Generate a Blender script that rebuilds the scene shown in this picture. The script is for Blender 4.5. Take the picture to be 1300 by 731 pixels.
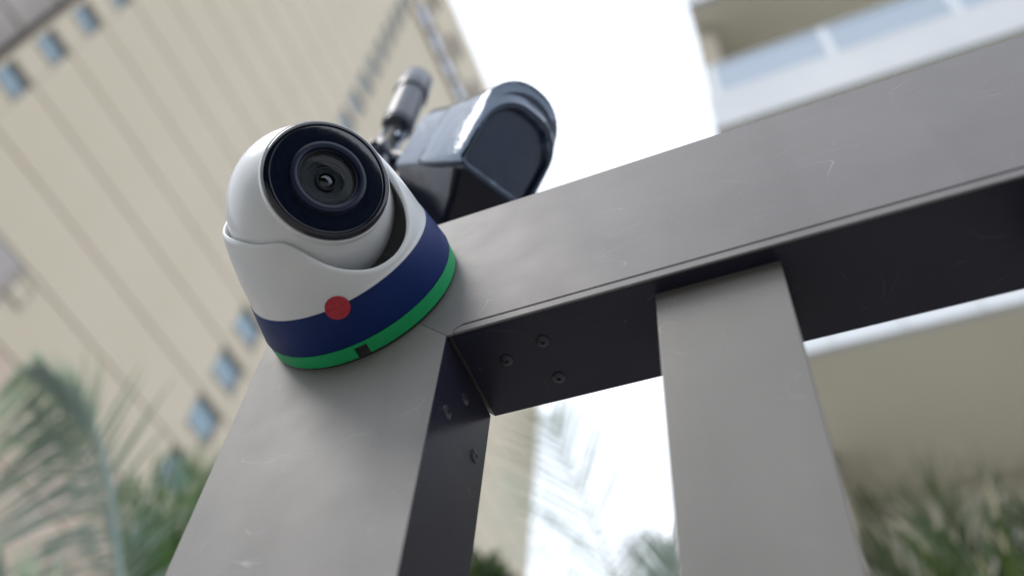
import bpy, math, random
from mathutils import Vector, Matrix
random.seed(7)
sc = bpy.context.scene
for o in list(bpy.data.objects): bpy.data.objects.remove(o)
COL = sc.collection
S = 0.11                                   # metres per gate unit (the corner post is 1 unit wide)
O = Vector((0, 0, 1.95))                   # inner corner of post and top rail
def U(x, y, z): return O + S*Vector((x, y, z))

# ------------------------------------------------------------------ camera
RIGHT = Vector((0.9085, 0.4023, 0.1128)); DOWN = Vector((-0.2506, 0.7407, -0.6234)); FWD = Vector((-0.3343, 0.5381, 0.7738))
RIGHT.normalize(); FWD = (FWD - RIGHT*FWD.dot(RIGHT)).normalized(); DOWN = FWD.cross(RIGHT).normalized()
if DOWN.z > 0: DOWN = -DOWN
CAM = U(1.33, -1.9996, -2.905)
cd = bpy.data.cameras.new('camera'); cam = bpy.data.objects.new('camera', cd); COL.objects.link(cam)
m = Matrix.Identity(4)
for i in range(3):
    m[i][0] = RIGHT[i]; m[i][1] = -DOWN[i]; m[i][2] = -FWD[i]; m[i][3] = CAM[i]
cam.matrix_world = m
cd.sensor_width = 36; cd.lens = 1155.2/1300*36
cd.shift_x = 60/1300; cd.shift_y = 59.5/1300
cd.clip_start = .01; cd.clip_end = 2000
cd.dof.use_dof = True; cd.dof.focus_distance = .435; cd.dof.aperture_fstop = 4.2
sc.camera = cam
def ray(px, py):
    return RIGHT*((px-590)/1155.2) + DOWN*((py-425)/1155.2) + FWD
def at(px, py, hd):
    """point seen at a photo pixel, hd metres away measured along the ground"""
    d = ray(px, py); return CAM + d*(hd/math.hypot(d.x, d.y))

# ------------------------------------------------------------------ light
SUN_EL, SUN_AZ = math.radians(52), math.radians(222)      # compass direction the sun stands in (x = sin, y = cos)
w = bpy.data.worlds.new('World'); sc.world = w; w.use_nodes = True
nt = w.node_tree; nt.nodes.clear()
out = nt.nodes.new('ShaderNodeOutputWorld'); bg = nt.nodes.new('ShaderNodeBackground')
sky = nt.nodes.new('ShaderNodeTexSky'); sky.sky_type = 'NISHITA'; sky.sun_disc = False
sky.sun_elevation = SUN_EL; sky.sun_rotation = SUN_AZ; sky.dust_density = 3
tc = nt.nodes.new('ShaderNodeTexCoord'); nz = nt.nodes.new('ShaderNodeTexNoise')
nz.inputs['Scale'].default_value = 2.2; nz.inputs['Detail'].default_value = 4
cr = nt.nodes.new('ShaderNodeValToRGB')
cr.color_ramp.elements[0].position = .3; cr.color_ramp.elements[0].color = (10.2, 11.6, 13.6, 1)
cr.color_ramp.elements[1].position = .7; cr.color_ramp.elements[1].color = (13.1, 13.7, 14.5, 1)
mx = nt.nodes.new('ShaderNodeMixRGB'); mx.inputs[0].default_value = .88
nt.links.new(tc.outputs['Generated'], nz.inputs['Vector']); nt.links.new(nz.outputs['Fac'], cr.inputs[0])
nt.links.new(sky.outputs[0], mx.inputs[1]); nt.links.new(cr.outputs[0], mx.inputs[2])
nt.links.new(mx.outputs[0], bg.inputs[0]); bg.inputs[1].default_value = .1
nt.links.new(bg.outputs[0], out.inputs[0])
sd = bpy.data.lights.new('sun', 'SUN'); sd.energy = 1.15; sd.angle = math.radians(26); sd.color = (1, .94, .87)
sun = bpy.data.objects.new('sun', sd); COL.objects.link(sun); sun.location = (0, 0, 20)
sv = Vector((math.sin(SUN_AZ)*math.cos(SUN_EL), math.cos(SUN_AZ)*math.cos(SUN_EL), math.sin(SUN_EL)))
sun.rotation_euler = sv.to_track_quat('Z', 'Y').to_euler()
sc.view_settings.view_transform = 'Standard'; sc.view_settings.look = 'None'
sc.view_settings.exposure = .42; sc.view_settings.gamma = 1
sc.render.engine = 'CYCLES'; sc.cycles.use_denoising = True; sc.cycles.max_bounces = 6
sc.cycles.caustics_reflective = False; sc.cycles.caustics_refractive = False

# ------------------------------------------------------------------ materials
def mat(name, col, rough=.5, metal=0, noise=None, coat=0, bump=None, spec=.5):
    """noise = (scale, col2, stretch xyz); bump = (scale, strength, distance)"""
    mt = bpy.data.materials.new(name); mt.use_nodes = True; n = mt.node_tree; b = n.nodes['Principled BSDF']
    b.inputs['Base Color'].default_value = (*col, 1); b.inputs['Roughness'].default_value = rough
    b.inputs['Metallic'].default_value = metal; b.inputs['Coat Weight'].default_value = coat
    b.inputs['Coat Roughness'].default_value = .06; b.inputs['Specular IOR Level'].default_value = spec
    t = n.nodes.new('ShaderNodeTexCoord')
    if noise:
        mp = n.nodes.new('ShaderNodeMapping'); mp.inputs['Scale'].default_value = noise[2] if len(noise) > 2 else (1, 1, 1)
        x = n.nodes.new('ShaderNodeTexNoise'); x.inputs['Scale'].default_value = noise[0]; x.inputs['Detail'].default_value = 6
        r = n.nodes.new('ShaderNodeValToRGB'); r.color_ramp.elements[0].position = .35; r.color_ramp.elements[1].position = .68
        r.color_ramp.elements[0].color = (*col, 1); r.color_ramp.elements[1].color = (*noise[1], 1)
        n.links.new(t.outputs['Object'], mp.inputs[0]); n.links.new(mp.outputs[0], x.inputs['Vector'])
        n.links.new(x.outputs['Fac'], r.inputs[0]); n.links.new(r.outputs[0], b.inputs['Base Color'])
    if bump:
        x = n.nodes.new('ShaderNodeTexNoise'); x.inputs['Scale'].default_value = bump[0]; x.inputs['Detail'].default_value = 5
        bp = n.nodes.new('ShaderNodeBump'); bp.inputs['Strength'].default_value = bump[1]; bp.inputs['Distance'].default_value = bump[2]
        n.links.new(t.outputs['Object'], x.inputs['Vector']); n.links.new(x.outputs['Fac'], bp.inputs['Height'])
        n.links.new(bp.outputs[0], b.inputs['Normal'])
    return mt

def painted_metal(name, c1, c2, rough, scratch):
    mt = bpy.data.materials.new(name); mt.use_nodes = True; n = mt.node_tree; b = n.nodes['Principled BSDF']; L = n.links
    t = n.nodes.new('ShaderNodeTexCoord')
    def noise(scale, det, stretch=(1, 1, 1), rot=(0, 0, 0), dist=0):
        mp = n.nodes.new('ShaderNodeMapping'); mp.inputs['Scale'].default_value = stretch; mp.inputs['Rotation'].default_value = rot
        x = n.nodes.new('ShaderNodeTexNoise'); x.inputs['Scale'].default_value = scale; x.inputs['Detail'].default_value = det
        x.inputs['Distortion'].default_value = dist
        L.new(t.outputs['Object'], mp.inputs[0]); L.new(mp.outputs[0], x.inputs['Vector']); return x.outputs['Fac']
    def ramp(src, p0, p1, a=0., z=1.):
        r = n.nodes.new('ShaderNodeMapRange'); r.inputs[1].default_value = p0; r.inputs[2].default_value = p1
        r.inputs[3].default_value = a; r.inputs[4].default_value = z; L.new(src, r.inputs[0]); return r.outputs[0]
    def mth(op, a, v):
        x = n.nodes.new('ShaderNodeMath'); x.operation = op; L.new(a, x.inputs[0])
        if isinstance(v, float): x.inputs[1].default_value = v
        else: L.new(v, x.inputs[1])
        return x.outputs[0]
    def mix(f, a, z):
        x = n.nodes.new('ShaderNodeMixRGB'); L.new(f, x.inputs[0])
        for i, q in ((1, a), (2, z)):
            if isinstance(q, tuple): x.inputs[i].default_value = (*q, 1)
            else: L.new(q, x.inputs[i])
        return x.outputs[0]
    base = mix(ramp(noise(14, 5), .3, .7), c1, c2)
    base = mix(mth('MULTIPLY', ramp(noise(26, 4, (1, 1, .12)), .52, .72), .35), base, tuple(x*.72 for x in c1))
    grain = ramp(noise(900, 3), .3, .7)
    base = mix(mth('MULTIPLY', grain, .22), base, tuple(x*1.35 for x in c2))
    # fine scribbled scratches: iso-lines of a distorted noise, only inside patches
    line = mth('SUBTRACT', noise(16, 1.5, (1, 1, 2.2), (.3, .2, .5), .8), .5); line = mth('ABSOLUTE', line, 0.)
    line = ramp(line, 0., .0035, 1., 0.)
    patch = ramp(noise(19, 3, (1, 1, 1.4)), .55, .64)
    sc1 = mth('MULTIPLY', line, patch)
    line2 = mth('ABSOLUTE', mth('SUBTRACT', noise(28, 1, (1, 1, 3), (0, .7, 0), .5), .5), 0.)
    line2 = mth('MULTIPLY', ramp(line2, 0., .003, 1., 0.), ramp(noise(33, 2), .57, .65))
    scr = mth('MULTIPLY', mth('MAXIMUM', sc1, line2), scratch)
    base = mix(scr, base, (.62, .62, .62))
    # dusty specks
    vo = n.nodes.new('ShaderNodeTexVoronoi'); vo.inputs['Scale'].default_value = 240; L.new(t.outputs['Object'], vo.inputs['Vector'])
    sp = mth('MULTIPLY', ramp(vo.outputs['Distance'], 0., .14, 1., 0.), ramp(noise(70, 2), .62, .72))
    base = mix(mth('MULTIPLY', sp, .5), base, (.6, .58, .55))
    L.new(base, b.inputs['Base Color'])
    L.new(ramp(noise(40, 5), .3, .7, rough+.05, rough+.12), b.inputs['Roughness'])
    bp = n.nodes.new('ShaderNodeBump'); bp.inputs['Strength'].default_value = .12; bp.inputs['Distance'].default_value = .0001
    L.new(noise(1500, 2), bp.inputs['Height']); L.new(bp.outputs[0], b.inputs['Normal'])
    return mt

M = dict(
    gate=painted_metal('gate_paint', (.190, .179, .170), (.238, .224, .210), .42, .36),
    slat=painted_metal('slat_paint', (.168, .158, .146), (.195, .184, .171), .42, .2),
    shaded=painted_metal('shaded_gate_paint', (.014, .0145, .028), (.020, .020, .038), .25, .10),  # gate paint darkened to imitate shade on faces turned away
    chrome=mat('bright_steel', (.16, .20, .27), .28, .7),
    belly=mat('dark_reflection_plastic', (.004, .005, .014), .22, 0, (30, (.007, .008, .02)), 0, (25, .4, .003), .3),  # darker and duller than the housing, imitating its dark underside reflection
    steel=mat('screw_steel', (.04, .04, .052), .4, .2),
    dark=mat('dark_gap', (.012, .012, .014), .6),
    white=mat('white_plastic', (.70, .715, .73), .32, 0, (22, (.77, .775, .78)), .15, (900, .12, .0002)),
    navy=mat('navy_plastic', (.002, .016, .105), .45, 0, (25, (.003, .022, .135)), 0, (700, .15, .0002), .25),
    green=mat('green_plastic', (.006, .34, .11), .42, 0, (30, (.008, .40, .13))),
    red=mat('red_sticker', (.42, .02, .035), .55, 0, (200, (.46, .03, .045))),
    face=mat('black_glass', (.003, .005, .020), .04, 0, None, 1, (14, .25, .0012)),
    face_rim=mat('black_rim', (.004, .005, .014), .10, 0, None, .3),
    lens_ring=mat('lens_ring', (.010, .015, .04), .3, 0, None, .1),
    lens_in=mat('lens_inner', (.003, .005, .012), .5, 0, (60, (.006, .011, .012))),
    gloss=mat('glossy_black', (.010, .013, .030), .12, 0, (18, (.014, .018, .04)), .1, (20, .5, .0040), 1.),
    gloss2=mat('satin_black', (.012, .018, .042), .32, 0, (40, (.025, .032, .06)), .2),
    window=mat('camera_window', (.80, .86, .97), .15, 0, None, .3),
    joint=mat('facade_joint', (.30, .27, .22), .9),
    brown=mat('window_reveal', (.33, .28, .24), .8, 0, (1.2, (.38, .32, .27))),
    frame=mat('window_frame', (.30, .33, .36), .5),
    pinkish=mat('pinkish_render', (.42, .37, .345), .85, 0, (.25, (.35, .315, .30))),
    peach=mat('peach_render', (.48, .36, .275), .85, 0, (.3, (.52, .43, .35))),
    glass_tower=mat('tower_glass', (.17, .25, .30), .25, .1, (.13, (.33, .45, .53)), .2),
    glass_pale=mat('pale_glass', (.30, .36, .43), .3, 0, (.5, (.26, .32, .40)), 0),
    glass_sky=mat('sky_glass', (.50, .62, .80), .2, 0, (.3, (.62, .72, .86)), .5),
    fascia=mat('white_fascia', (.50, .52, .545), .7, 0, (1.3, (.56, .575, .59)), 0, (60, .1, .002)),
    tile=mat('coping_tile', (.66, .69, .72), .5, 0, (2, (.60, .63, .66))),
    recess=mat('balcony_wall', (.56, .53, .45), .85, 0, (.9, (.52, .49, .41)), 0, (40, .15, .003)),
    soffit=mat('soffit_render', (.78, .75, .65), .85, 0, (.7, (.72, .69, .60)), 0, (40, .15, .003)),
    pier=mat('pier_render', (.33, .29, .235), .85, 0, (1.5, (.28, .25, .20))),
    rail_metal=mat('rail_metal', (.55, .62, .70), .35, .3),
    hedge=mat('added_hedge_inner', (.02, .035, .015), .9, 0, (6, (.04, .06, .02)), 0, (12, .8, .05)),
    ground=mat('ground', (.26, .25, .235), .95, 0, (.8, (.33, .32, .30)), 0, (8, .4, .02)),
    trunk=mat('palm_trunk', (.16, .13, .095), .9, 0, (6, (.10, .09, .06), (1, 1, 8)), 0, (30, .6, .01)),
    stem=mat('palm_stem', (.30, .33, .30), .5, 0, (9, (.20, .25, .18))),
)
def facade_mat():
    mt = mat('facade_render', (.50, .435, .33), .9, 0, (.12, (.555, .485, .375), (1, 1, .5)))
    return mt
M['facade'] = facade_mat(); M['rail'] = painted_metal('rail_paint', (.158, .147, .150), (.20, .187, .187), .42, .36)
for q_ in ('gloss',):
    b_ = M[q_].node_tree.nodes['Principled BSDF']; b_.inputs['IOR'].default_value = 1.6; b_.inputs['Specular Tint'].default_value = (.62, .78, 1, 1)
def leaf(name, c1, c2, tip=None):
    mt = mat(name, c1, .45, 0, (3.5, c2)); n = mt.node_tree; b = n.nodes['Principled BSDF']
    o = n.nodes['Material Output']; tr = n.nodes.new('ShaderNodeBsdfTranslucent'); tr.inputs[0].default_value = (c2[0]*1.5, c2[1]*1.5, c2[2], 1)
    ms = n.nodes.new('ShaderNodeMixShader'); ms.inputs[0].default_value = .3
    n.links.new(b.outputs[0], ms.inputs[1]); n.links.new(tr.outputs[0], ms.inputs[2]); n.links.new(ms.outputs[0], o.inputs[0])
    return mt
M['shaded'].node_tree.nodes['Principled BSDF'].inputs['Specular IOR Level'].default_value = .32
M['lens_ring'].node_tree.nodes['Principled BSDF'].inputs['Specular IOR Level'].default_value = .3
M['leaf'] = leaf('palm_leaf', (.022, .052, .016), (.085, .13, .04))
M['leaf_bright'] = leaf('bright_palm_leaf', (.04, .12, .025), (.11, .23, .05))
M['leaf_sheen'] = leaf('sheen_palm_leaf', (.17, .225, .20), (.33, .385, .37))  # blur and sky sheen on the fronds put into the leaf colour
M['leaf_dry'] = leaf('dry_leaf_tip', (.40, .34, .28), (.56, .49, .44))
M['leaf_pale_sheen'] = leaf('pale_sheen_palm_leaf', (.26, .33, .31), (.40, .47, .47))  # paler version, sky sheen painted into the leaf

# ------------------------------------------------------------------ helpers
def obj(name, verts, faces, material, parent=None, smooth=False, mats=None):
    me = bpy.data.meshes.new(name); me.from_pydata([tuple(v) for v in verts], [], faces); me.validate()
    me.materials.append(M[material])
    if smooth:
        me.polygons.foreach_set('use_smooth', [True]*len(me.polygons))
        try: me.set_sharp_from_angle(angle=math.radians(38))
        except Exception: pass
    o = bpy.data.objects.new(name, me); COL.objects.link(o)
    if parent is not None: o.parent = parent
    return o
def thing(name, label, cat, loc=(0, 0, 0), group=None):
    o = bpy.data.objects.new(name, None); COL.objects.link(o); o.location = loc; o.empty_display_size = .05
    o['label'] = label; o['category'] = cat
    if group: o['group'] = group
    return o
class MB:
    def __init__(s): s.v = []; s.f = []
    def add(s, vs, fs):
        k = len(s.v); s.v += [Vector(v) for v in vs]; s.f += [tuple(i+k for i in f) for f in fs]; return s
    def box(s, a, b, bev=0.):
        a, b = Vector(a), Vector(b)
        lo = Vector((min(a[i], b[i]) for i in range(3))); hi = Vector((max(a[i], b[i]) for i in range(3)))
        if bev <= 0:
            vs = [(x, y, z) for x in (lo.x, hi.x) for y in (lo.y, hi.y) for z in (lo.z, hi.z)]
            return s.add(vs, [(0, 1, 3, 2), (4, 6, 7, 5), (0, 4, 5, 1), (2, 3, 7, 6), (0, 2, 6, 4), (1, 5, 7, 3)])
        import bmesh
        bm = bmesh.new(); bmesh.ops.create_cube(bm, size=1)
        c = (lo+hi)/2; d = hi-lo
        for v in bm.verts: v.co = Vector((c[i]+v.co[i]*d[i] for i in range(3)))
        bmesh.ops.bevel(bm, geom=bm.edges[:], offset=bev, segments=2, affect='EDGES', profile=.6)
        bm.verts.index_update(); vs = [v.co.copy() for v in bm.verts]; fs = [tuple(v.index for v in f.verts) for f in bm.faces]; bm.free()
        return s.add(vs, fs)
    def lathe(s, prof, c, ax, n=64, cap0=False, cap1=False, a0=0., a1=2*math.pi, ref=None):
        """prof = [(r, d)], d along ax"""
        ax = Vector(ax).normalized(); ref = Vector(ref) if ref else (Vector((0, 0, 1)) if abs(ax.z) < .9 else Vector((1, 0, 0)))
        e1 = (ref-ax*ref.dot(ax)).normalized(); e2 = ax.cross(e1); c = Vector(c); full = abs(a1-a0-2*math.pi) < 1e-6
        m_ = n if full else n+1; vs = []; fs = []
        for r, d in prof:
            for i in range(m_):
                t = a0+(a1-a0)*i/n; vs.append(c+ax*d+(e1*math.cos(t)+e2*math.sin(t))*r)
        for k in range(len(prof)-1):
            for i in range(n):
                j = (i+1) % m_; fs.append((k*m_+i, k*m_+j, (k+1)*m_+j, (k+1)*m_+i))
        if cap0: fs.append(tuple(range(m_))[::-1])
        if cap1: fs.append(tuple((len(prof)-1)*m_+i for i in range(m_)))
        return s.add(vs, fs)
    def tube(s, pts, r, n=12, caps=True):
        pts = [Vector(p) for p in pts]; k = len(s.v); rs = r if isinstance(r, (list, tuple)) else [r]*len(pts); vs = []; fs = []
        up = Vector((.31, .2, .93)); 
        for i, p in enumerate(pts):
            t = (pts[min(i+1, len(pts)-1)]-pts[max(i-1, 0)]).normalized(); e1 = (up-t*up.dot(t)).normalized(); e2 = t.cross(e1)
            for j in range(n):
                a = 2*math.pi*j/n; vs.append(p+(e1*math.cos(a)+e2*math.sin(a))*rs[i])
        for i in range(len(pts)-1):
            for j in range(n): fs.append((i*n+j, i*n+(j+1) % n, (i+1)*n+(j+1) % n, (i+1)*n+j))
        if caps: fs += [tuple(range(n))[::-1], tuple((len(pts)-1)*n+j for j in range(n))]
        return s.add(vs, fs)
    def build(s, name, material, parent=None, smooth=False, origin=None):
        org = Vector(origin) if origin is not None else (Vector(parent_world(parent)) if parent is not None else Vector((0, 0, 0)))
        return obj(name, [v-org for v in s.v], s.f, material, parent, smooth)
def parent_world(p):
    v = Vector((0, 0, 0))
    while p is not None: v += p.location; p = p.parent
    return v
def copy_obj(src, parent, delta):
    c = src.copy(); COL.objects.link(c); c.parent = parent; c.location = src.location+Vector(delta); return c

# ------------------------------------------------------------------ ground
g = MB().add([(-500, -500, 0), (500, -500, 0), (500, 500, 0), (-500, 500, 0)], [(0, 1, 2, 3)]).build('ground', 'ground'); g['kind'] = 'structure'

# ------------------------------------------------------------------ beige tower on the left
D = 22.7; TX = CAM.x-D; Z0 = CAM.z
def TY(y): return CAM.y+D*y
def TZ(z): return Z0+D*z
tower = thing('tower_block', 'tall beige tower block with horizontal joints between its panels and a column of blue windows', 'building', (TX, TY(.155), 0))
FL = .132; J0 = 1.28                       # floor pitch and one joint height, in units of the distance
roof_z = TZ(3.905)
MB().box((TX-.46, TY(.157), 0), (TX-18, TY(2.258), roof_z-.1)).build('wall', 'joint', tower)
MB().box((TX+.05, TY(.15), roof_z), (TX-18.3, TY(2.262), roof_z-.9)).build('roof_edge', 'facade', tower)
joints = [J0+FL*k for k in range(-11, 20)]
gap = .10
cache = {}
def panel(y0, y1, z0, z1, material='facade', dx=0., name='panel', parent=None, t=.45):
    """panel on the tower face, in metres (y0..y1, z0..z1); alike sizes share a mesh"""
    parent = parent or tower
    key = (round(y1-y0, 3), round(z1-z0, 3), material, name, t)
    if key not in cache:
        cache[key] = MB().box((0, 0, 0), (-t, y1-y0, z1-z0)).build(name, material, None, origin=(0, 0, 0)); o = cache[key]
    else:
        o = cache[key].copy(); COL.objects.link(o)
    o.parent = parent; o.location = Vector((TX+dx, y0, z0))-parent_world(parent)
    return o
def window(y0, y1, z0, z1, glass='glass_tower', deep=.44):
    """reveal frame, pane"""
    key = ('win', round(y1-y0, 3), round(z1-z0, 3), glass)
    if key not in cache:
        b = MB(); W_, H_ = y1-y0, z1-z0
        b.box((.0, 0, 0), (-deep, .03, H_)); b.box((.0, W_-.03, 0), (-deep, W_, H_)); b.box((.0, .031, H_-.05), (-deep, W_-.031, H_)); b.box((.06, .031, 0), (-deep, W_-.031, .05))
        o = b.build('window', 'brown', None, origin=(0, 0, 0))
        f = MB().box((-.20, .031, .051), (-.24, .08, H_-.051)).box((-.20, W_-.08, .051), (-.24, W_-.031, H_-.051)).box((-.201, W_/2-.02, .051), (-.239, W_/2+.02, H_-.051)).build('frame', 'frame', None, origin=(0, 0, 0))
        p = MB().box((-.22, .032, .052), (-.225, W_-.032, H_-.052)).build('pane', glass, None, origin=(0, 0, 0))
        f.parent = o; p.parent = o; cache[key] = (o, f, p)
    else:
        o0, f0, p0 = cache[key]; o = o0.copy(); COL.objects.link(o)
        for q in (f0, p0): c = q.copy(); COL.objects.link(c); c.parent = o
    o.parent = tower; o.location = Vector((TX, y0, z0))-tower.location
    return o
wl0, wl1 = TY(.160), TY(.207); wr0, wr1 = TY(.762), TY(.832)
for k, z in enumerate(joints):
    z0 = TZ(z)+gap/2; z1 = TZ(z+FL)-gap/2
    if z+FL > 3.9: z1 = roof_z-.9
    if z0 < 0: continue
    if z < .95:                            # podium floors behind the palms
        panel(TY(.157), TY(.385), z0, z1, 'pinkish'); panel(TY(.387), TY(.76), z0, z1, 'peach' if .6 < z < .78 else 'facade')
    else:
        panel(wl1+.02, wr0-.02, z0, z1)
    top = z1
    panel(wr1+.02, TY(2.258), z0, z1)
    if z >= .95:
        panel(wl0, wl1, z0, z1-1.42)
        window(wl0, wl1, z1-1.40, z1)
        panel(TY(.157)-.05, wl0-.01, z0, z1+.05)
    h = 1.75
    panel(wr0, wr1, z0, z1-h-.02)
    window(wr0, wr1, z1-h, z1)
for zz in (.985, .853):                    # two greyish windows lower left
    window(TY(.375), TY(.415), TZ(zz)-.75, TZ(zz)+.35).location.x += .05
for i in range(13):                        # pale glazed storeys under the roof
    for z_a, z_b in ((3.345, 3.455), (3.60, 3.66)):
        if z_a > 3.5 and i % 2: continue
        y_a = TY(.855+.108*i); o = window(y_a, y_a+D*.098, TZ(z_a), TZ(z_b), 'glass_sky'); o.location.x += .38

# pinkish side wing, set back, left of the window column
wing = thing('side_wing', 'pinkish grey wing set back beside the left window column of the beige tower', 'building', (TX-1.2, TY(-.02), 0))
MB().box((TX-1.35, TY(-.02), 0), (TX-17, TY(.149), roof_z-3)).build('wall', 'pinkish', wing)
for z in joints:
    if TZ(z) > .3: panel(TY(-.02), TY(.146), TZ(z)+.1, TZ(z+FL)-.1 if z+FL < 3.8 else TZ(z)+2.0, 'pinkish', -1.2, 'panel', wing, .2)

# ------------------------------------------------------------------ balcony building on the right
D2 = 4.0; BY = CAM.y+D2
def BX(x): return CAM.x+D2*x
def BZ(z): return CAM.z+D2*z
bx0, bx1 = BX(-.06), BX(-.06)+12
bld = thing('balcony_building', 'beige building with white balcony slabs and pale blue glass railings beyond the gate', 'building', (bx0, BY, 0))
P = 3.296; sh = .716                       # storey pitch, slab height
base_z = BZ(1.141)
MB().box((bx0+.002, BY+1.5, 0), (bx1, BY+8, base_z+4*P)).build('wall', 'recess', bld)
for k in range(0, 4):
    z = base_z+k*P
    if k == 0:
        MB().box((bx0+.004, BY+.05, z+.06), (bx1, BY+1.498, z+sh)).build('balcony_slab', 'soffit', bld)
        MB().box((bx0, BY+.012, z+.16), (bx1, BY+.048, z+sh-.04)).build('fascia', 'fascia', bld)
        x = BX(.15)-.43*3
        src = MB().box((0, -.01, 0), (.424, .046, .155), .004).build('tile', 'tile', None, origin=(0, 0, 0)); first = True
        while x < bx1-.43:
            if x > bx0-.43:
                o = src if first else src.copy()
                if not first: COL.objects.link(o)
                first = False; o.parent = bld; o.location = Vector((max(x, bx0+.001), BY, z))-bld.location
            x += .43
    else:
        MB().box((bx0+.004, BY+.07, z+.012), (bx1, BY+1.498, z+sh-.005)).build('balcony_slab', 'soffit', bld)
        MB().box((bx0, BY, z), (bx1, BY+.068, z+sh), .008).build('fascia', 'fascia', bld)
    # railing
    zt = z+1.48
    MB().box((bx0+.03, BY+.045, zt-.035), (bx1, BY+.085, zt), .005).build('handrail', 'rail_metal', bld)
    xs = [BX(.238)+1.10*i for i in range(-1, 10)]
    srcp = srcg = None
    for i, x in enumerate(xs):
        if x < bx0: x = bx0+.02
        if srcp is None:
            srcp = MB().box((-.035, BY+.05, z+sh-.15), (.035, BY+.085, zt-.036)).build('rail_post', 'tile', bld, origin=bld.location); srcp.location.x = x-bld.location.x
            srcp.data.transform(Matrix.Translation((bld.location.x, 0, 0))); 
        else:
            c = copy_obj(srcp, bld, (0, 0, 0)); c.location.x = x-bld.location.x
        a = x+.037; b_ = (xs[i+1] if i+1 < len(xs) else x+1.1)-.037
        MB().box((a, BY+.06, z+sh+.04), (b_, BY+.072, zt-.037)).build('glass_panel', 'glass_pale', bld)
    # side pier and a rough corner column in the recess
    MB().box((bx0+.004, BY+.35, z+sh), (bx0+.22, BY+1.498, z+P+.01)).build('pier', 'pier', bld)
    MB().box((bx0+2.6, BY+1.47, z+sh+.3), (bx0+4.4, BY+1.498, z+P-.5)).build('window', 'glass_tower', bld)
MB().box((bx0+.004, BY+1.0, 0), (bx0+.26, BY+1.498, base_z+.058)).build('pier', 'pier', bld)

# ------------------------------------------------------------------ gate
gate = thing('metal_gate', 'grey painted metal gate frame with wide top rail, corner post and flat upright slats', 'gate', (O.x-.5*S, O.y, 0))
def gb(a, b, name, material, bev=.0006, parent=None):
    return MB().box(U(*a), U(*b), bev).build(name, material, parent or gate, smooth=False)
HB, DB = .966, .4963
zg = -O.z/S                                # ground level in gate units
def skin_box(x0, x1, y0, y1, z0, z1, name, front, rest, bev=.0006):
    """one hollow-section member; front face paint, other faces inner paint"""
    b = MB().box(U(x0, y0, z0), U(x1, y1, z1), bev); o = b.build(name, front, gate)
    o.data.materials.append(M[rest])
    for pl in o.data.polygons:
        if pl.normal.y > -.6 and pl.normal.z < .6 and pl.normal.x > -.6: pl.material_index = 1  # faces turned from the light take the shade-dark copy
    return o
def prism(poly, y0, y1, name, front, rest):
    n = len(poly); vs = [U(x, y0, z) for x, z in poly]+[U(x, y1, z) for x, z in poly]
    import bmesh
    bm = bmesh.new(); vv = [bm.verts.new(v) for v in vs]
    bm.faces.new(vv[:n]); bm.faces.new(vv[n:][::-1])
    for i in range(n): bm.faces.new((vv[i], vv[n+i], vv[n+(i+1) % n], vv[(i+1) % n]))
    bmesh.ops.recalc_face_normals(bm, faces=bm.faces[:]); bmesh.ops.bevel(bm, geom=bm.edges[:], offset=.00016, segments=2, affect='EDGES')
    bm.verts.index_update(); o = MB().add([v.co.copy() for v in bm.verts], [tuple(v.index for v in f.verts) for f in bm.faces]).build(name, front, gate); bm.free()
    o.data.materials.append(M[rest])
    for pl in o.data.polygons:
        if pl.normal.y > -.6 and pl.normal.z < .6 and pl.normal.x > -.6: pl.material_index = 1  # same darkened copy where the member would lie in shade
    return o
prism([(-1, zg), (0, zg), (0, 0), (-1, HB)], 0, DB-.02, 'corner_post', 'gate', 'shaded')
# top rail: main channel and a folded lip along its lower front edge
prism([(-.996, HB-.001), (12, HB-.001), (12, .012), (0.012, .012)], .012, DB, 'top_rail', 'rail', 'shaded')
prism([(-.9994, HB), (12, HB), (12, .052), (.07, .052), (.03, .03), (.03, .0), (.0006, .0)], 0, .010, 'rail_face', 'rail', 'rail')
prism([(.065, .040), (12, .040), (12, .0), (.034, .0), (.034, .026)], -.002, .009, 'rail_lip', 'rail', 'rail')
skin_box(.8597, 1.335, .0803, .40, zg+.3, .010, 'slat', 'slat', 'shaded', .0006)
for i in range(1, 8):
    x = .8597+1.335*i
    skin_box(x, x+.475, .0803, .40, zg+.3, .010, 'slat', 'slat', 'shaded', .0006)
skin_box(.006, 12, .003, DB, zg+.05, zg+.6, 'bottom_rail', 'gate', 'shaded')
# screws of the corner joint
def screw(pos, ax, r=.030):
    c = U(*pos); s_ = MB().lathe([(r*S, 0), (r*S*.95, .0006), (r*S*.55, .0013), (r*S*.3, .0013), (r*S*.26, .0004), (.00001, .0004)], c, ax, 20).build('screw', 'steel', gate, True)
for x, y in ((.364, .162), (.184, .209), (.359, .368)): screw((x, y, .012), (0, 0, -1))
for y, z in ((.111, -.347), (.23, -.146), (.38, -.337)): screw((0, y, z), (1, 0, 0))

# ------------------------------------------------------------------ dome camera
XC, ZC = -.4962, .4636
tur = thing('dome_camera', 'white dome security camera with navy band, green base ring and red dot', 'security camera', U(XC, 0, ZC))
AX = Vector((0, -1, 0)); C0 = U(XC, 0, ZC)
def cyl(phi, y, r):                       # point round the dome's mounting axis
    return U(XC+r*math.cos(phi), -y, ZC+r*math.sin(phi))
def Lp(prof, c, ax, name, material, parent, n=96, **k):
    return MB().lathe([(r*S, d*S) for r, d in prof], c, ax, n, **k).build(name, material, parent, True)
gap_a = math.radians(-75.5); gw = math.radians(3.6)
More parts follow.
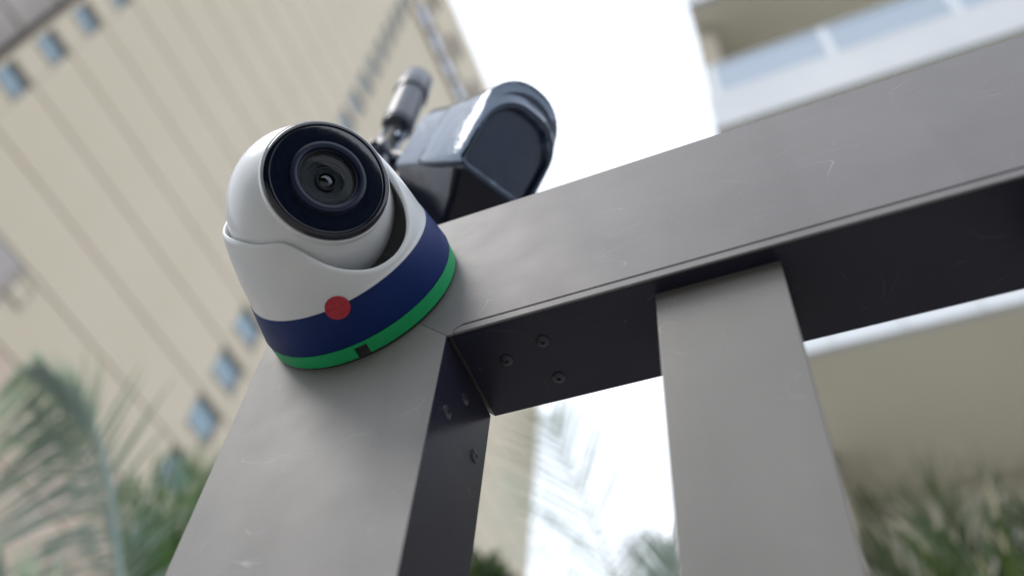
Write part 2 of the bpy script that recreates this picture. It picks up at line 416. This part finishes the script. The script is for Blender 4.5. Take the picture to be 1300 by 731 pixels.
# green ring, open at the cable notch (lathe runs from e1 = +z towards ax x z)
def ring(name, material, prof, a0, a1, n=140, parent=tur):
    vs = []; fs = []
    for i in range(n+1):
        t = a0+(a1-a0)*i/n
        for r, y in prof: vs.append(cyl(t, y, r))
    k = len(prof)
    for i in range(n):
        for j in range(k): fs.append((i*k+j, i*k+(j+1) % k, (i+1)*k+(j+1) % k, (i+1)*k+j))
    fs += [tuple(range(k)), tuple(n*k+j for j in range(k))[::-1]]
    return MB().add(vs, fs).build(name, material, parent, True)
ring('base_ring', 'green', [(.40, .012), (.474, .012), (.4785, .017), (.4795, .05), (.479, .0835), (.40, .0835)], gap_a+gw, gap_a-gw+2*math.pi)
ring('base_ring', 'green', [(.40, .066), (.478, .066), (.4785, .0835), (.40, .0835)], gap_a-gw, gap_a+gw, 8)
Lp([(.466, .0), (.468, .010), (.462, .02), (.462, .07)], C0, AX, 'gasket', 'dark', tur)
Lp([(.4735, .0845), (.4805, .087), (.482, .095), (.4535, .255), (.4505, .2665), (.444, .2685), (.42, .2685)], C0, AX, 'navy_band', 'navy', tur, 128)
# white shell with the saddle-shaped rim
tab = [(0, .306), (10, .316), (17, .330), (28, .383), (35, .430), (41, .485), (46, .545), (51, .585), (57, .602), (66, .606), (78, .618), (90, .634), (105, .640), (130, .625), (180, .60)]
def rim_h(dd):
    dd = abs((dd+180) % 360-180)
    for (a, h), (b, k) in zip(tab, tab[1:]):
        if a <= dd <= b:
            t = (dd-a)/(b-a); return h+(k-h)*t
    return tab[-1][1]
def rim_s(dd): return sum(rim_h(dd+q)*wt for q, wt in ((-5, .15), (-2.5, .2), (0, .3), (2.5, .2), (5, .15)))
N = 240; LENS_A = -33.
prof_n = 18; vs = []; fs = []
for i in range(N):
    dg = 360*i/N; ph = math.radians(dg); h = rim_s(dg-LENS_A)
    def rad(y): return .4452-.188*(y-.2675)+.010*math.sin(min(1, max(0, (y-.2675)/.35))*math.pi)
    row = [(.430, .262), (.4455, .262), (.4475, .268), (.4462, .276)]
    for k in range(1, 9): 
        y = .276+(h-.016-.276)*k/8; row.append((rad(y), y))
    rt = rad(h)
    row += [(rt-.0025, h-.005), (rt-.010, h), (rt-.017, h-.003), (rt-.021, h-.012), (rt-.022, h-.04), (rt-.020, .20), (.30, .12), (.05, .10)]
    for r, y in row: vs.append(cyl(ph, y, r))
k = len(row)
for i in range(N):
    for j in range(k-1): fs.append((i*k+j, i*k+j+1, ((i+1) % N)*k+j+1, ((i+1) % N)*k+j))
shell = MB().add(vs, fs).build('shell', 'white', tur, True)
# swivel ball and its face
NV = Vector((.7038, -.5391, -.4627)).normalized(); BC = U(XC+.0089, -.5241, ZC+.0048); RB = .366
prof = []
for i in range(60):
    a = math.radians(180-i*(180-47.0)/59); prof.append((max(.0005, RB*math.sin(a)), RB*math.cos(a)))
prof += [(.2705, .2515), (.274, .256), (.2755, .264), (.2755, .280), (.2735, .287), (.268, .2885), (.262, .2860)]
ball = Lp(prof, BC, NV, 'swivel_ball', 'white', tur, 128)
def sub(prof, name, material, **k):
    o = Lp(prof, BC, NV, name, material, ball, 128, **k); return o
def rb_(o):                               # ball shares the camera's origin, nothing to move
    return o
sub([(.2665, .278), (.2668, .290), (.2645, .3015), (.258, .3085), (.246, .3125), (.240, .3115), (.2385, .3085), (.236, .3080)], 'face_rim', 'face_rim')
sub([(.2365, .3065), (.236, .3098), (.232, .3102), (.155, .3102)], 'front_glass', 'face')
sub([(.160, .309), (.1600, .322), (.157, .3285), (.151, .3310), (.137, .3310), (.132, .3290), (.128, .3220), (.126, .312)], 'lens_ring', 'lens_ring')
sub([(.1265, .3135), (.1200, .3135), (.119, .302), (.102, .300), (.1015, .290), (.085, .288), (.0845, .280), (.068, .279), (.0675, .272), (.055, .271), (.0545, .268), (.046, .268), (.0455, .278), (.040, .280), (.034, .278), (.033, .272)], 'lens_barrel', 'lens_in')
sub([(.0335, .272), (.028, .2765), (.018, .2795), (.008, .281), (.0004, .2813)], 'lens_element', 'face')
cg = [( .118*math.sin(math.radians(a)), .300+.016*math.cos(math.radians(a))) for a in range(90, -1, -6)]
cover = sub([(max(r, .0004), d) for r, d in cg], 'lens_cover', 'face')
gm = bpy.data.materials.new('clear_cover'); gm.use_nodes = True; b = gm.node_tree.nodes['Principled BSDF']
b.inputs['Base Color'].default_value = (.85, .92, 1, 1); b.inputs['Transmission Weight'].default_value = 1; b.inputs['Roughness'].default_value = .02; b.inputs['IOR'].default_value = 1.25
cover.data.materials[0] = gm
# red round sticker across the seam
vs = [cyl(math.radians(-75.5), .265, .4535)]; fs = []
n = 40
for rr_, off in ((.5, .0038), (.96, .0036), (1.0, .001)):
    for i in range(n):
        t = 2*math.pi*i/n; dy = .050*rr_*math.sin(t); da = .054*rr_*math.cos(t)/.446
        y = .265+dy; base = (.4452-.188*(y-.2675)+.010*math.sin(min(1, max(0, (y-.2675)/.35))*math.pi)) if y > .268 else (.4505+(.266-y)*.188+.002)
        vs.append(cyl(math.radians(-75.5)+da, y, base+off+.003))
vs[0] = cyl(math.radians(-75.5), .265, .4595)
for i in range(n):
    j = (i+1) % n; fs.append((0, 1+i, 1+j))
    for q in range(2): fs.append((1+q*n+i, 1+(q+1)*n+i, 1+(q+1)*n+j, 1+q*n+j))
MB().add(vs, fs).build('red_sticker', 'red', tur, True)

# ------------------------------------------------------------------ bullet camera behind
CU = Vector((1.33, -1.9996, -2.905)); KS = .85
ex = Vector((.6753, -.1981, -.7105)).normalized(); ez = Vector((.6098, -.3919, .6889)); ez = (ez-ex*ez.dot(ex)).normalized(); ey = ez.cross(ex)
B0 = CU+KS*(Vector((-1.2238, .6158, 3.3166))-CU)
BL, BW, BH = 1.1697*KS, .61*KS, .70*KS
def bl(x, y, z):
    q = B0+ex*x+ey*y+ez*z; return U(*q)
bul = thing('bullet_camera', 'glossy black hooded security camera on a bracket behind the white dome camera', 'security camera', U(-.72, .3, HB))
def profile(w0, w1, h0, h1, rt, rb, n=8):
    """rounded outline in (y, z), counter-clockwise"""
    pts = []
    for cx, cz, r, a in ((w1-rb, h0+rb, rb, -90), (w1-rt, h1-rt, rt, 0), (w0+rt, h1-rt, rt, 90), (w0+rb, h0+rb, rb, 180)):
        for i in range(n+1):
            t = math.radians(a+90*i/n); pts.append((cx+r*math.cos(t), cz+r*math.sin(t)))
    return pts
def loft(secs, cap0=True, cap1=True):
    n = len(secs[0]); vs = [p for s_ in secs for p in s_]; fs = []
    for i in range(len(secs)-1):
        for j in range(n): fs.append((i*n+j, i*n+(j+1) % n, (i+1)*n+(j+1) % n, (i+1)*n+j))
    if cap0: fs.append(tuple(range(n))[::-1])
    if cap1: fs.append(tuple((len(secs)-1)*n+j for j in range(n)))
    return MB().add(vs, fs)
def sec(x, g, rt=.26, rb=.05, slant=0.):
    return [bl(x+slant*(z/BH), y, z) for y, z in profile(g, BW-g, g, BH-g, max(.02, rt-g), max(.015, rb-g))]
loft([sec(0, .04), sec(.008, .018), sec(.03, 0), sec(BL*.5, 0), sec(BL-.04, 0, slant=.0)]).build('housing', 'gloss', bul, True)
def sct(x0, g, top, rt, slant=0., low=0.):
    return [bl(x0+slant*(z/BH), y, z) for y, z in profile(g, BW-g, g+low, top, rt, max(.012, .05-g), 10)]
loft([sct(BL-.62, .0, BH-.005, .22), sct(BL-.60, -.006, BH+.008, .23, .05), sct(BL-.45, -.012, BH+.035, .24, .16), sct(BL-.30, -.018, BH+.065, .26, .16), sct(BL-.14, -.020, BH+.070, .26, .05), sct(BL-.05, -.016, BH+.02, .25, -.03), sct(BL-.0, -.010, BH-.06, .23, -.03), sct(BL+.012, .004, BH-.095, .22),
      sct(BL+.008, .022, BH-.12, .21), sct(BL-.01, .034, BH-.135, .20), sct(BL-.25, .06, BH-.15, .18)], True, True).build('hood', 'gloss', bul, True)
loft([sct(BL-.245, .065, BH-.16, .17), sct(BL-.20, .067, BH-.16, .17, -.0), sct(BL-.193, .08, BH-.175, .16)]).build('front_window', 'window', bul, True)
for y0_ in (.50, .64, .74):
    q = [(BW*y0_, .10), (BW*(y0_+.06), .10), (BW*(y0_+.06), BH-.24), (BW*y0_, BH-.24)]
    MB().add([bl(BL-.196, y, z) for y, z in q]+[bl(BL-.170, y, z) for y, z in q],
             [(4, 5, 6, 7), (0, 1, 5, 4), (1, 2, 6, 5), (2, 3, 7, 6), (3, 0, 4, 7)]).build('window_rib', 'gloss2', bul)
b_ = []
for z_, x0_, x1_, y0_, y1_ in ((.012, .01, BL-.05, .012, BW-.01), (-.03, .03, BL-.08, .035, BW-.02), (-.14, .06, BL-.16, .12, BW-.03), (-.34, .10, BL-.30, .24, BW-.02), (-.62, .12, BL-.45, .30, BW)):
    r_ = .05; c_ = []
    for cx, cy, a in ((x1_-r_, y1_-r_, 0), (x0_+r_, y1_-r_, 90), (x0_+r_, y0_+r_, 180), (x1_-r_, y0_+r_, 270)):
        for i in range(7): t = math.radians(a+15*i); c_.append(bl(cx+r_*math.cos(t), cy+r_*math.sin(t), z_))
    b_.append(c_)
loft(b_).build('dark_underside', 'belly', bul, True)  # added block under the body, dark to imitate the reflection there
# bracket: base on the post top, riser, knuckle, tube with a cap
def backY(px, py, Y):
    d = ray(px, py); wy = O.y+S*Y; return CAM+d*((wy-CAM.y)/d.y)
T1, T0 = backY(529, 104, .34), backY(505, 160, .34)
dirT = (T1-T0).normalized(); rT = .0138
capA = T0+dirT*((T1-T0).length*.62)
tube = MB().tube([T0, capA], rT, 40).build('bracket_tube', 'gloss2', bul, True)
MB().lathe([(rT*.9, -.002), (rT*1.02, 0), (rT*1.02, .0012)], capA, dirT, 40).build('tube_seal', 'dark', bul, True)
ln = (T1-capA).length
MB().lathe([(rT*.95, .0008), (rT*1.10, .0016), (rT*1.12, .004), (rT*1.10, ln-.001), (rT*1.02, ln+.0012), (rT*.8, ln+.0018), (.0001, ln+.0018)], capA, dirT, 40).build('tube_cap', 'gloss2', bul, True)
kn = backY(487, 200, .34)
neck = MB().tube([T0+dirT*.001, T0-dirT*.004, T0-dirT*.008], [rT*.98, rT*.9, rT*.5], 30).build('tube_collar', 'gloss2', bul, True)
MB().tube([T0-dirT*.006, T0.lerp(kn, .6), kn], [.0062, .0055, .0065], 20).build('neck', 'dark', bul, True)
lr = dirT.cross(FWD).normalized()
for q_, r_ in ((-1, .0016), (1, .0013)):
    MB().tube([T0-dirT*.004+lr*q_*.0085, T0.lerp(kn, .5)+lr*q_*.0085-FWD*.004, kn+lr*q_*.0075-FWD*.006], r_, 10).build('clamp_rod', 'chrome', bul, True)
MB().lathe([(.0022, -.005), (.0040, -.004), (.0042, .001), (.003, .003), (.0001, .0034)], T0.lerp(kn, .35)-FWD*.006+lr*-.006, -FWD+lr*-.5, 20).build('clamp_bolt', 'chrome', bul, True)
side = dirT.cross(Vector((0, 1, 0))).normalized()
MB().lathe([(.0001, -.013), (.0088, -.013), (.0095, -.012), (.0095, .012), (.0088, .013), (.0001, .013)], kn, Vector((.15, 1, 0)), 32).build('knuckle', 'gloss2', bul, True)
MB().lathe([(.0001, -.0165), (.0035, -.0165), (.0038, -.0158), (.0038, -.013)], kn, Vector((.15, 1, 0)), 6).build('knuckle_bolt', 'steel', bul, False)
foot = U(-.72, .25, HB)
MB().tube([foot+Vector((0, 0, .004)), foot+Vector((0, 0, .03)), foot.lerp(kn, .55), kn], [.010, .008, .0075, .0075], 20).build('bracket_arm', 'gloss2', bul, True)
MB().lathe([(.024, 0), (.024, .003), (.022, .0045), (.0001, .0045)], foot, (0, 0, 1), 36).build('bracket_base', 'gloss2', bul, True)
MB().tube([kn, bl(.02, BW*.5, BH*.35)], .0065, 18).build('camera_mount', 'gloss2', bul, True)
MB().tube([kn+Vector((-.003, -.006, -.004)), kn+Vector((-.014, -.004, .004)), kn+Vector((-.021, .0, .001)), kn+Vector((-.025, .006, -.012)), foot+Vector((-.02, .012, .01)), foot+Vector((-.01, .03, -.03))], .0016, 10).build('cable', 'dark', bul, True)

# ------------------------------------------------------------------ palms
def bez(p, n):
    """Catmull-Rom through p"""
    q = [p[0]*2-p[1]]+list(p)+[p[-1]*2-p[-2]]; o = []
    for i in range(1, len(q)-2):
        for k in range(n):
            t = k/n; a, b, c, d = q[i-1], q[i], q[i+1], q[i+2]
            o.append(.5*((2*b)+(-a+c)*t+(2*a-5*b+4*c-d)*t*t+(-a+3*b-3*c+d)*t**3))
    o.append(q[-2]); return o
def frond(pts, parent, material, nleaf=46, length=.5, width=.022, sweep=55, droop=.35, start=.18, stem_r=.012, vee=.25, stem_mat='stem', side_up=None, dry=0, rnd=.15, sides=(-1, 1), tipk=.45):
    P_ = bez([Vector(p) for p in pts], 14); n = len(P_)
    st = MB().tube(P_, [stem_r*(1-.85*i/(n-1)) for i in range(n)], 7)
    f = MB(); tips = MB()
    for k in range(nleaf):
        u = start+(1-start)*(k+.5*random.random())/nleaf; i = min(n-2, int(u*(n-1))); fr = u*(n-1)-i
        p = P_[i].lerp(P_[i+1], fr); t = (P_[i+1]-P_[i]).normalized()
        sd_ = side_up or Vector((0, 0, 1)); lat = t.cross(sd_).normalized(); up = lat.cross(t)
        for s_ in sides:
            L_ = length*(math.sin(math.pi*min(1, .12+.88*(u-start)/(1-start))**.8)*.75+.25)*(1+random.uniform(-rnd, rnd))
            a = math.radians(sweep*(1-tipk*u)+random.uniform(-7, 7)); d = (t*math.cos(a)+lat*s_*math.sin(a)+up*vee*random.uniform(.4, 1.3)).normalized()
            rows = []; seg = 5; q = p.copy(); dd = d.copy()
            wv = dd.cross(up).normalized()
            for j in range(seg+1):
                ww = width*math.sin(math.pi*(.14+.86*j/seg)**.7)*.5+.0006
                kk = up*ww*.5
                rows.append((q-wv*ww, q+kk*-.6, q+wv*ww))
                q = q+dd*(L_/seg); dd = (dd+Vector((0, 0, -1))*droop*(.35+.25*j)*random.uniform(.7, 1.3)/seg*2).normalized()
            tgt = f
            for j in range(seg):
                tgt = tips if (dry and j >= seg-1 and random.random() < dry) else f
                a_, b_ = rows[j], rows[j+1]; tgt.add([*a_, *b_], [(0, 1, 4, 3), (1, 2, 5, 4)])
    fo = f.build('frond', material, parent, True)
    st.build('stalk', stem_mat, fo, True, origin=parent_world(parent)); 
    if tips.v: tips.build('leaf_tips', 'leaf_dry', fo, True, origin=parent_world(parent))['kind'] = 'stuff'
    return fo
def trunk(parent, base, top, r0, r1):
    base, top = Vector(base), Vector(top); pts = []; rs = []
    for i in range(13):
        t = i/12; p = base.lerp(top, t); pts += [p]; rs += [(r0+(r1-r0)*t)*(1.08 if i % 2 else .97)]
    return MB().tube(pts, rs, 12).build('trunk', 'trunk', parent, True)

# left palm, grey sky sheen in its leaf colour, one long arching frond crosses the tower's foot
def V(px, py, d): return at(px, py, d)
pa_c = V(175, 1130, 2.4); pa = thing('palm_tree', 'palm with long arching fronds tinted by a painted grey sky sheen at the lower left in front of the tower', 'palm tree', (pa_c.x, pa_c.y, 0), 'palms beyond the gate')
trunk(pa, (pa_c.x, pa_c.y, 0), pa_c, .09, .06)
frond([pa_c, V(165, 900, 2.4), V(152, 740, 2.4), V(137, 610, 2.4), V(112, 530, 2.4), V(70, 485, 2.38), V(30, 460, 2.35)], pa, 'leaf_sheen', 46, .52, .016, 98, .5, .2, .020, -.05, 'leaf_pale_sheen', FWD, sides=(1,), tipk=.1, rnd=.45)
frond([pa_c, V(180, 920, 2.5), V(160, 760, 2.5), V(128, 640, 2.5), V(92, 560, 2.5), V(40, 530, 2.5)], pa, 'leaf_sheen', 30, .30, .014, 80, .6, .35, .010, .1, 'stem', FWD, rnd=.5)
frond([V(150, 690, 2.4), V(128, 580, 2.38), V(95, 515, 2.36), V(45, 468, 2.33)], pa, 'leaf_pale_sheen', 22, .15, .017, 30, .3, .45, .006, .1, 'leaf_pale_sheen', FWD, rnd=.3)
frond([pa_c, V(110, 950, 2.2), V(50, 850, 2.1), V(-20, 760, 2.0), V(-90, 700, 1.9)], pa, 'leaf_pale_sheen', 40, .34, .016, 62, .35, .2, .013, .1)
frond([pa_c, V(60, 1020, 2.5), V(0, 860, 2.6), V(-40, 720, 2.7), V(-90, 640, 2.8)], pa, 'leaf_sheen', 44, .34, .016, 60, .3, .2, .013, .1)
frond([pa_c, V(230, 930, 2.5), V(260, 830, 2.6), V(330, 780, 2.8)], pa, 'leaf', 36, .4, .020, 55, .35, .2, .012, .2)

# bright green bushy palm behind the post's left edge
pb_c = V(225, 1000, 3.4); pb = thing('palm_tree', 'bright green bushy palm whose leaf tips rise just left of the corner post', 'palm tree', (pb_c.x, pb_c.y, 0), 'palms beyond the gate')
trunk(pb, (pb_c.x, pb_c.y, 0), pb_c, .08, .05)
for (x1, y1, x2, y2, dd) in ((150, 700, 140, 640, 3.3), (185, 720, 165, 620, 3.5), (205, 690, 195, 590, 3.4), (235, 700, 232, 585, 3.6), (250, 680, 258, 600, 3.3), (280, 690, 300, 590, 3.5), (220, 760, 215, 650, 3.1), (180, 800, 160, 700, 3.2), (265, 780, 285, 680, 3.1), (310, 750, 350, 640, 3.6), (240, 720, 250, 570, 3.2), (262, 730, 275, 575, 3.3), (225, 710, 215, 575, 3.3), (250, 760, 240, 640, 3.0), (200, 740, 185, 630, 3.1), (275, 740, 300, 620, 3.1)):
    frond([pb_c, V((x1+225)/2, (y1+1000)/2, (dd+3.4)/2), V(x1, y1, dd), V(x2, y2, dd)], pb, 'leaf_bright', 32, .34, .026, 42, .2, .3, .009, .3, 'leaf')

# pale frond in the opening of the gate, against the white sky
pc_c = V(800, 1150, 3.2); pc = thing('palm_tree', 'slender palm whose single pale frond shows against white sky between post and slat', 'palm tree', (pc_c.x, pc_c.y, 0), 'palms beyond the gate')
trunk(pc, (pc_c.x, pc_c.y, 0), pc_c, .07, .05)
frond([pc_c, V(800, 900, 3.2), V(778, 735, 3.2), V(745, 640, 3.2), V(716, 575, 3.2), V(696, 528, 3.2)], pc, 'leaf', 30, .60, .009, 46, .12, .3, .010, .05, 'stem', FWD)
frond([pc_c, V(770, 880, 3.4), V(720, 760, 3.5), V(672, 660, 3.6), V(640, 600, 3.7)], pc, 'leaf_sheen', 24, .38, .009, 52, .2, .3, .006, .05, 'stem', FWD)
frond([pc_c, V(720, 960, 3.3), V(660, 850, 3.5), V(600, 800, 3.6)], pc, 'leaf', 36, .4, .02, 50, .3, .25, .010, .2)
frond([pc_c, V(850, 900, 3.0), V(860, 780, 2.9), V(850, 690, 2.8)], pc, 'leaf_sheen', 40, .40, .012, 50, .2, .25, .010, .1)

pd_c = V(560, 980, 3.0); pd = thing('leafy_shrub', 'dark green rounded shrub top in the lower corner of the opening beside the post', 'shrub', (pd_c.x, pd_c.y, 0))
trunk(pd, (pd_c.x, pd_c.y, 0), pd_c, .05, .03)
f = MB(); ctr = V(600, 765, 3.0)
for _ in range(1500):
    v_ = Vector((random.gauss(0, 1), random.gauss(0, 1), random.gauss(0, 1))).normalized()*random.uniform(.6, 1.05)
    q = ctr+Vector((v_.x*.20, v_.y*.20, v_.z*.19)); a = Vector((random.gauss(0, 1), random.gauss(0, 1), random.gauss(0, 1))).normalized(); b_ = a.cross(v_).normalized(); a = b_.cross(a).normalized()
    l_ = random.uniform(.02, .035); f.add([q-a*l_, q+b_*l_*.4, q+a*l_, q-b_*l_*.4], [(0, 1, 2, 3)])
f.build('crown', 'leaf', pd)
MB().tube([pd_c, pd_c.lerp(ctr, .5)+Vector((.02, 0, 0)), ctr], [.03, .02, .01], 8).build('stem', 'trunk', pd, True)

# right palm below the balcony soffit
pe_c = V(1265, 900, 2.3); pe = thing('palm_tree', 'dark green palm with dry pinkish leaf tips below the balcony soffit at lower right', 'palm tree', (pe_c.x, pe_c.y, 0), 'palms beyond the gate')
trunk(pe, (pe_c.x, pe_c.y, 0), pe_c, .09, .06)
for (x1, y1, x2, y2, x3, y3, dd, mt_) in ((1180, 800, 1110, 745, 1060, 735, 2.2, 'leaf'), (1200, 760, 1150, 690, 1090, 650, 2.3, 'leaf'), (1235, 750, 1210, 670, 1170, 610, 2.35, 'leaf'), (1290, 760, 1290, 670, 1275, 610, 2.3, 'leaf'),
                                        (1340, 780, 1360, 690, 1370, 620, 2.2, 'leaf'), (1220, 820, 1160, 760, 1100, 710, 2.1, 'leaf'), (1320, 800, 1330, 720, 1310, 650, 2.0, 'leaf'), (1260, 790, 1240, 720, 1200, 660, 2.05, 'leaf'), (1150, 850, 1080, 800, 1040, 780, 2.3, 'leaf')):
    frond([pe_c, V(x1, y1+15, dd), V(x2, y2+6, dd), V(x3, y3+2, dd)], pe, mt_, 34, .32, .012, 38, .12, .2, .009, .3, 'stem', dry=.6)

# ------------------------------------------------------------------ unseen hedge added behind the photographer for dark reflections in the lens face
hd = thing('unseen_dark_hedge', 'added unseen dark green hedge behind the camera that darkens reflections', 'hedge', (1, -6.5, 0))
f = MB()
for _ in range(9000):
    q = Vector((random.uniform(-9, 13), -6.5+random.choice((random.uniform(.55, .75), random.uniform(-.6, .6))), random.uniform(.05, 3.6)))
    if q.y < -6: q.z = 3.4+random.uniform(-.1, .25)
    a = Vector((random.gauss(0, 1), random.gauss(0, 1), random.gauss(0, 1))).normalized(); b_ = a.cross(Vector((random.gauss(0, 1), 1, random.gauss(0, 1)))).normalized(); l_ = random.uniform(.07, .14)
    f.add([q-a*l_, q+b_*l_*.5, q+a*l_, q-b_*l_*.5], [(0, 1, 2, 3)])
f.build('foliage', 'leaf', hd)
MB().box((-9, -7.1, 0), (13, -5.95, 3.3), .2).build('inner_growth', 'hedge', hd)
